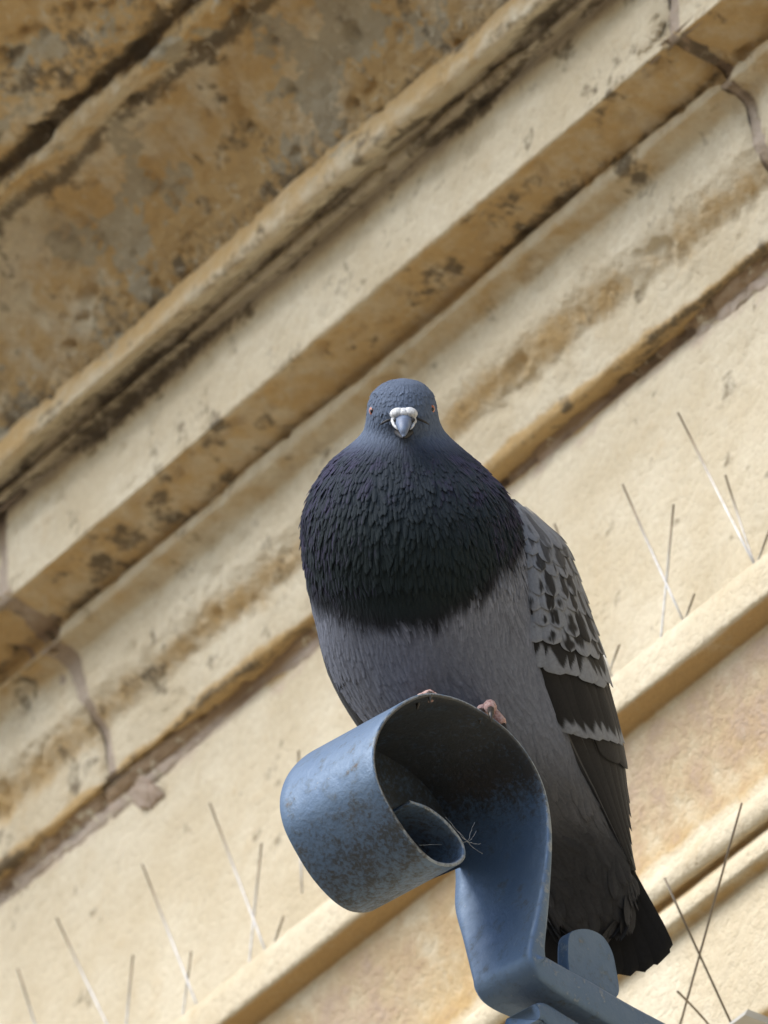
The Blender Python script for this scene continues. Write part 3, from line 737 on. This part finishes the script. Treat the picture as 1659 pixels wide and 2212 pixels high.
# flight feathers first (lowest layer), then the covert rows upwards
for k in range(7):
    sd_ += 1
    covert(WG, wingR, 0.18 + 0.14 * k, 0.13, 1540, 1895 - 22 * abs(k - 1) - (8 * k), 1 + 0.9 * k, ('fl', -1), sd_, 'flight_feather')
for k in range(3):
    sd_ += 1
    covert(WG, wingR, 0.62 + 0.25 * k, 0.24, 1520, 1662 - 12 * (k == 0), 9 + k, ('fl', 9e9 if k else 0), sd_, 'tertial_feather')
for k in range(9):
    sd_ += 1; t0 = -0.02 + 0.14 * k
    covert(WG, wingR, t0, 0.12, 1430 + 5 * k, 1572 + 34 * min(1, t0 / .42) + 5 * math.sin(k * 1.3), 12 + (k % 2) * 1.4, ('tip', .83, .85, .17), sd_, rf=.07)
for k in range(8):
    sd_ += 1; t0 = 0.06 + 0.155 * k
    covert(WG, wingR, t0, 0.13, 1350 + 3 * k, 1438 + 44 * min(1, t0 / .6) + 5 * math.sin(k * 2.1), 17 + (k % 2) * 1.5, ('tip', .66, .6, .42), sd_, rf=.13)
yrow = [1412, 1372, 1330, 1288, 1248, 1212, 1178]
for r_i, yt in enumerate(yrow):
    nk = 7 if r_i < 5 else 6
    for k in range(nk):
        sd_ += 1; rs = np.random.RandomState(sd_)
        t0 = 0.03 + (0.5 * (r_i % 2) + k) * (1.15 / nk)
        big = rs.uniform(.9, 1.7) if (k > 0 and rs.rand() > .15) else rs.uniform(0.1, .6)
        if r_i == 0: big = rs.uniform(.9, 1.3) if k > 1 else (.0 if k == 0 else .6)
        covert(WG, wingR, t0, (0.60 + .2 * rs.rand()) / nk, max(1092, yt - 84), yt - 16 + 20 * min(1, t0 / .6) + rs.uniform(-12, 14), 22 + r_i * 2.0 + (k % 2) * 1.0,
               ('spot', big, rs.uniform(.45, .8), rs.uniform(-.5, .5), [1, 1, 1, .97, .92, .8, .65][r_i], [1, 1, .97, .93, .9, .86, .82][r_i]), sd_)
for k in range(5):
    sd_ += 1
    covert(WL, wingL, 0.25 + 0.2 * k, 0.2, 1300, 1640 + 50 * k, 2 + k * .5, ('fl', 1), sd_, 'flight_feather')

# ---- tail feathers
def px_feather(name, root, tip, wpx, w0, w1, seed, parent, dark=0.010, curv=6.0):
    nu, nv = 11, 24
    u = np.linspace(-1, 1, nu); v = np.linspace(0, 1, nv); Vv, Uu = np.meshgrid(v, u, indexing='ij')
    r = np.array(root, float); t = np.array(tip, float); d = t - r; L = np.hypot(*d); d /= L; q = np.array([-d[1], d[0]])
    pr = np.where(Vv < .9, .35 + .65 * np.minimum(1, Vv / .8), np.clip(1 - ((Vv - .9) / .1) ** 3.5, 0.0, 1) ** .5)
    x = r[0] + d[0] * L * Vv + q[0] * Uu * wpx / 2 * pr; y = r[1] + d[1] * L * Vv + q[1] * Uu * wpx / 2 * pr
    fray = (np.random.RandomState(seed).rand(nu)[None, :] - .5) * 4 * (Vv > .97)
    y = y + fray
    w_ = w0 + (w1 - w0) * Vv - curv * Uu ** 2
    c = np.full(Vv.shape + (3,), dark) * np.array([1.0, 1.0, 1.06]) * (1 + .2 * (vnoise(Uu * 8, Vv * 3, seed)[..., None] - .5))
    return mesh_np(name, B_np(x, y, w_).reshape(-1, 3), gridfaces(nv, nu), M_VANE, parent, cols=c.reshape(-1, 3))
tips = [(1150, 2070), (1185, 2086), (1220, 2095), (1256, 2103), (1292, 2107), (1328, 2109), (1362, 2107), (1394, 2099), (1420, 2084)]
for k, tp in enumerate(tips):
    rt = (1226 + 9 * k, 1790)
    px_feather('tail_feather', rt, tp, 78, -118 - 1.4 * k, -122 - 2.2 * k, 300 + k, bird)
px_feather('tail_feather', (1316, 1800), (1438, 2062), 50, -130, -142, 320, bird)

# ---- head details
def ellip(c, ax, rad, nu=20, nv=12, fn=None):
    """ellipsoid in bird picture coords. ax: 3 direction vectors in (x, y_down, w)"""
    V = []
    for i in range(nv + 1):
        th = math.pi * i / nv
        for j in range(nu):
            p = 2 * math.pi * j / nu; l = (math.sin(th) * math.cos(p), math.sin(th) * math.sin(p), math.cos(th))
            q = [c[k] + sum(ax[m][k] * l[m] * rad[m] for m in range(3)) for k in range(3)]
            V.append(tuple(B(*q)))
    return V, gridfaces(nv + 1, nu, True).tolist()
I3 = ((1, 0, 0), (0, 1, 0), (0, 0, 1))
cere = merge([ellip((858, 893, 158), ((.97, -.25, 0), (.25, .97, 0), (0, 0, 1)), (16.5, 12.5, 23)), ellip((886, 892, 158), ((.97, .25, 0), (-.25, .97, 0), (0, 0, 1)), (16.5, 12.5, 23)),
              ellip((872, 893, 158), I3, (16, 12.5, 23.5)),
              ellip((851, 904, 154), ((.9, .4, 0), (-.4, .9, 0), (0, 0, 1)), (6, 12, 19)), ellip((893, 904, 154), ((.9, -.4, 0), (.4, .9, 0), (0, 0, 1)), (6, 12, 19))])
def boolless(name, vf, mat, parent): return mesh_np(name, vf[0], vf[1], mat, parent)
boolless('cere', cere, M_CERE, bird)
def beak_part(rowsb, n=20):
    V = []
    for (x, y, w_, rx, ry, tilt) in rowsb:
        for j in range(n):
            a = 2 * math.pi * j / n; ca, sa = math.cos(a), math.sin(a)
            V.append(tuple(B(x + rx * ca, y + ry * sa * math.cos(tilt), w_ + ry * sa * math.sin(tilt) * -1)))
    F = gridfaces(len(rowsb), n, True).tolist(); F.append(list(range(n))); F.append([(len(rowsb) - 1) * n + j for j in range(n)][::-1])
    return V, F
upper = beak_part([(872, 905, 140, 24, 19, .0), (872, 909, 165, 21, 18, .1), (872, 914, 184, 17, 15, .25), (872, 920, 200, 14, 13, .4), (872, 927, 212, 11.5, 11, .6), (872, 933, 219, 9, 8, .8), (872, 939, 222, 6, 5, .9), (872, 943, 223, 2, 2, 1)])
bk = boolless('beak', upper, M_BEAK, bird)
lower = beak_part([(872, 932, 128, 23, 11, .0), (872, 936, 160, 19, 9, .1), (872, 940, 185, 13, 7, .2), (872, 944, 200, 8, 5, .3), (872, 945, 208, 2, 1.5, .3)])
boolless('lower_mandible', lower, M_DARK, bk)
edge = merge([tube([B(848, 908, 168), B(851, 918, 180), B(855, 923, 190), B(859, 928, 198)], [4 * KB, 3.6 * KB, 2.8 * KB, 1.4 * KB], 8),
              tube([B(895, 907, 168), B(893, 918, 180), B(890, 923, 189), B(886, 928, 196)], [3.6 * KB, 3.2 * KB, 2.4 * KB, 1.2 * KB], 8)])
boolless('beak_edge', edge, M_CERE, bk)
for q in (ellip((855, 909, 178), ((.85, .5, 0), (-.5, .85, 0), (0, 0, 1)), (6.5, 3.6, 5)), ellip((890, 908, 178), ((.85, -.5, 0), (.5, .85, 0), (0, 0, 1)), (7.5, 5.2, 5))):
    boolless('nostril', q, M_DARK, bk)
for q in (tube([B(846, 906, 154), B(836, 909, 155), B(826, 914, 150), B(819, 919, 141)], [3.2 * KB, 3 * KB, 2.4 * KB, 1 * KB], 8),
          tube([B(899, 903, 155), B(909, 907, 155), B(919, 912, 150), B(927, 917, 141)], [3.2 * KB, 3 * KB, 2.4 * KB, 1 * KB], 8)):
    boolless('gape_line', q, M_DARK, bird)
for sx, ex, ey, ew, fx in ((-1, 805, 888, 101, -.60), (1, 932, 884, 101, .66)):
    f = Vector((fx, 0.06, math.sqrt(1 - fx * fx))).normalized(); a = Vector((f.z, 0, -f.x)).normalized(); b = f.cross(a)
    ax = (tuple(a), tuple(b), tuple(f))
    lid = boolless('eyelid', ellip((ex - f.x * 4, ey, ew - f.z * 4), ax, (13, 13, 5)), M_LID, bird)
    ball = boolless('eye', ellip((ex - f.x * 3, ey, ew - f.z * 3), ax, (10.5, 10.5, 8)), M_IRIS, bird)
    boolless('pupil', ellip((ex + f.x * 3.4, ey, ew + f.z * 3.4), ax, (4.4, 4.6, 2.6)), M_PUPIL, ball)

# ---- feet: toes wrapped over the rim of the scroll
def foot(cx_, cy_, toes, legtop):
    c = bp(cx_, cy_, -0.012) + Vector((0, 0, 0.0035))
    parts = [tube([legtop, legtop.lerp(c, .5) + mB * .003, c], [.0042, .0032, .0034], 10)]
    cl = []
    for (tx, ty, of_, lf) in toes:
        e_ = bp(tx, ty, of_); mid = c.lerp(e_, .55) + Vector((0, 0, lf))
        pre = c.lerp(e_, .85) + Vector((0, 0, lf * .6))
        parts.append(tube([c, mid, pre, e_], [.0034, .0030, .0030, .0022], 10))
        cl.append(tube([e_, e_ + (e_ - pre).normalized() * .003 + Vector((0, 0, -.002)), e_ + (e_ - pre).normalized() * .004 + Vector((0, 0, -.006))], [.0017, .0012, .0003], 8))
    fo = boolless('foot', merge(parts), M_TOE, bird)
    for q in cl: boolless('claw', q, M_CLAW, fo)
foot(925, 1520, [(928, 1500, -.003, -.0008), (908, 1510, -.009, -.0005), (946, 1508, -0.009, -.0005), (905, 1516, -.035, -.001)], B(905, 1540, 60))
foot(1056, 1548, [(1060, 1532, 0.0020, .0022), (1040, 1536, -0.006, .0005), (1085, 1566, -.008, .0005), (1036, 1544, -.035, .0)], B(1060, 1570, 50))
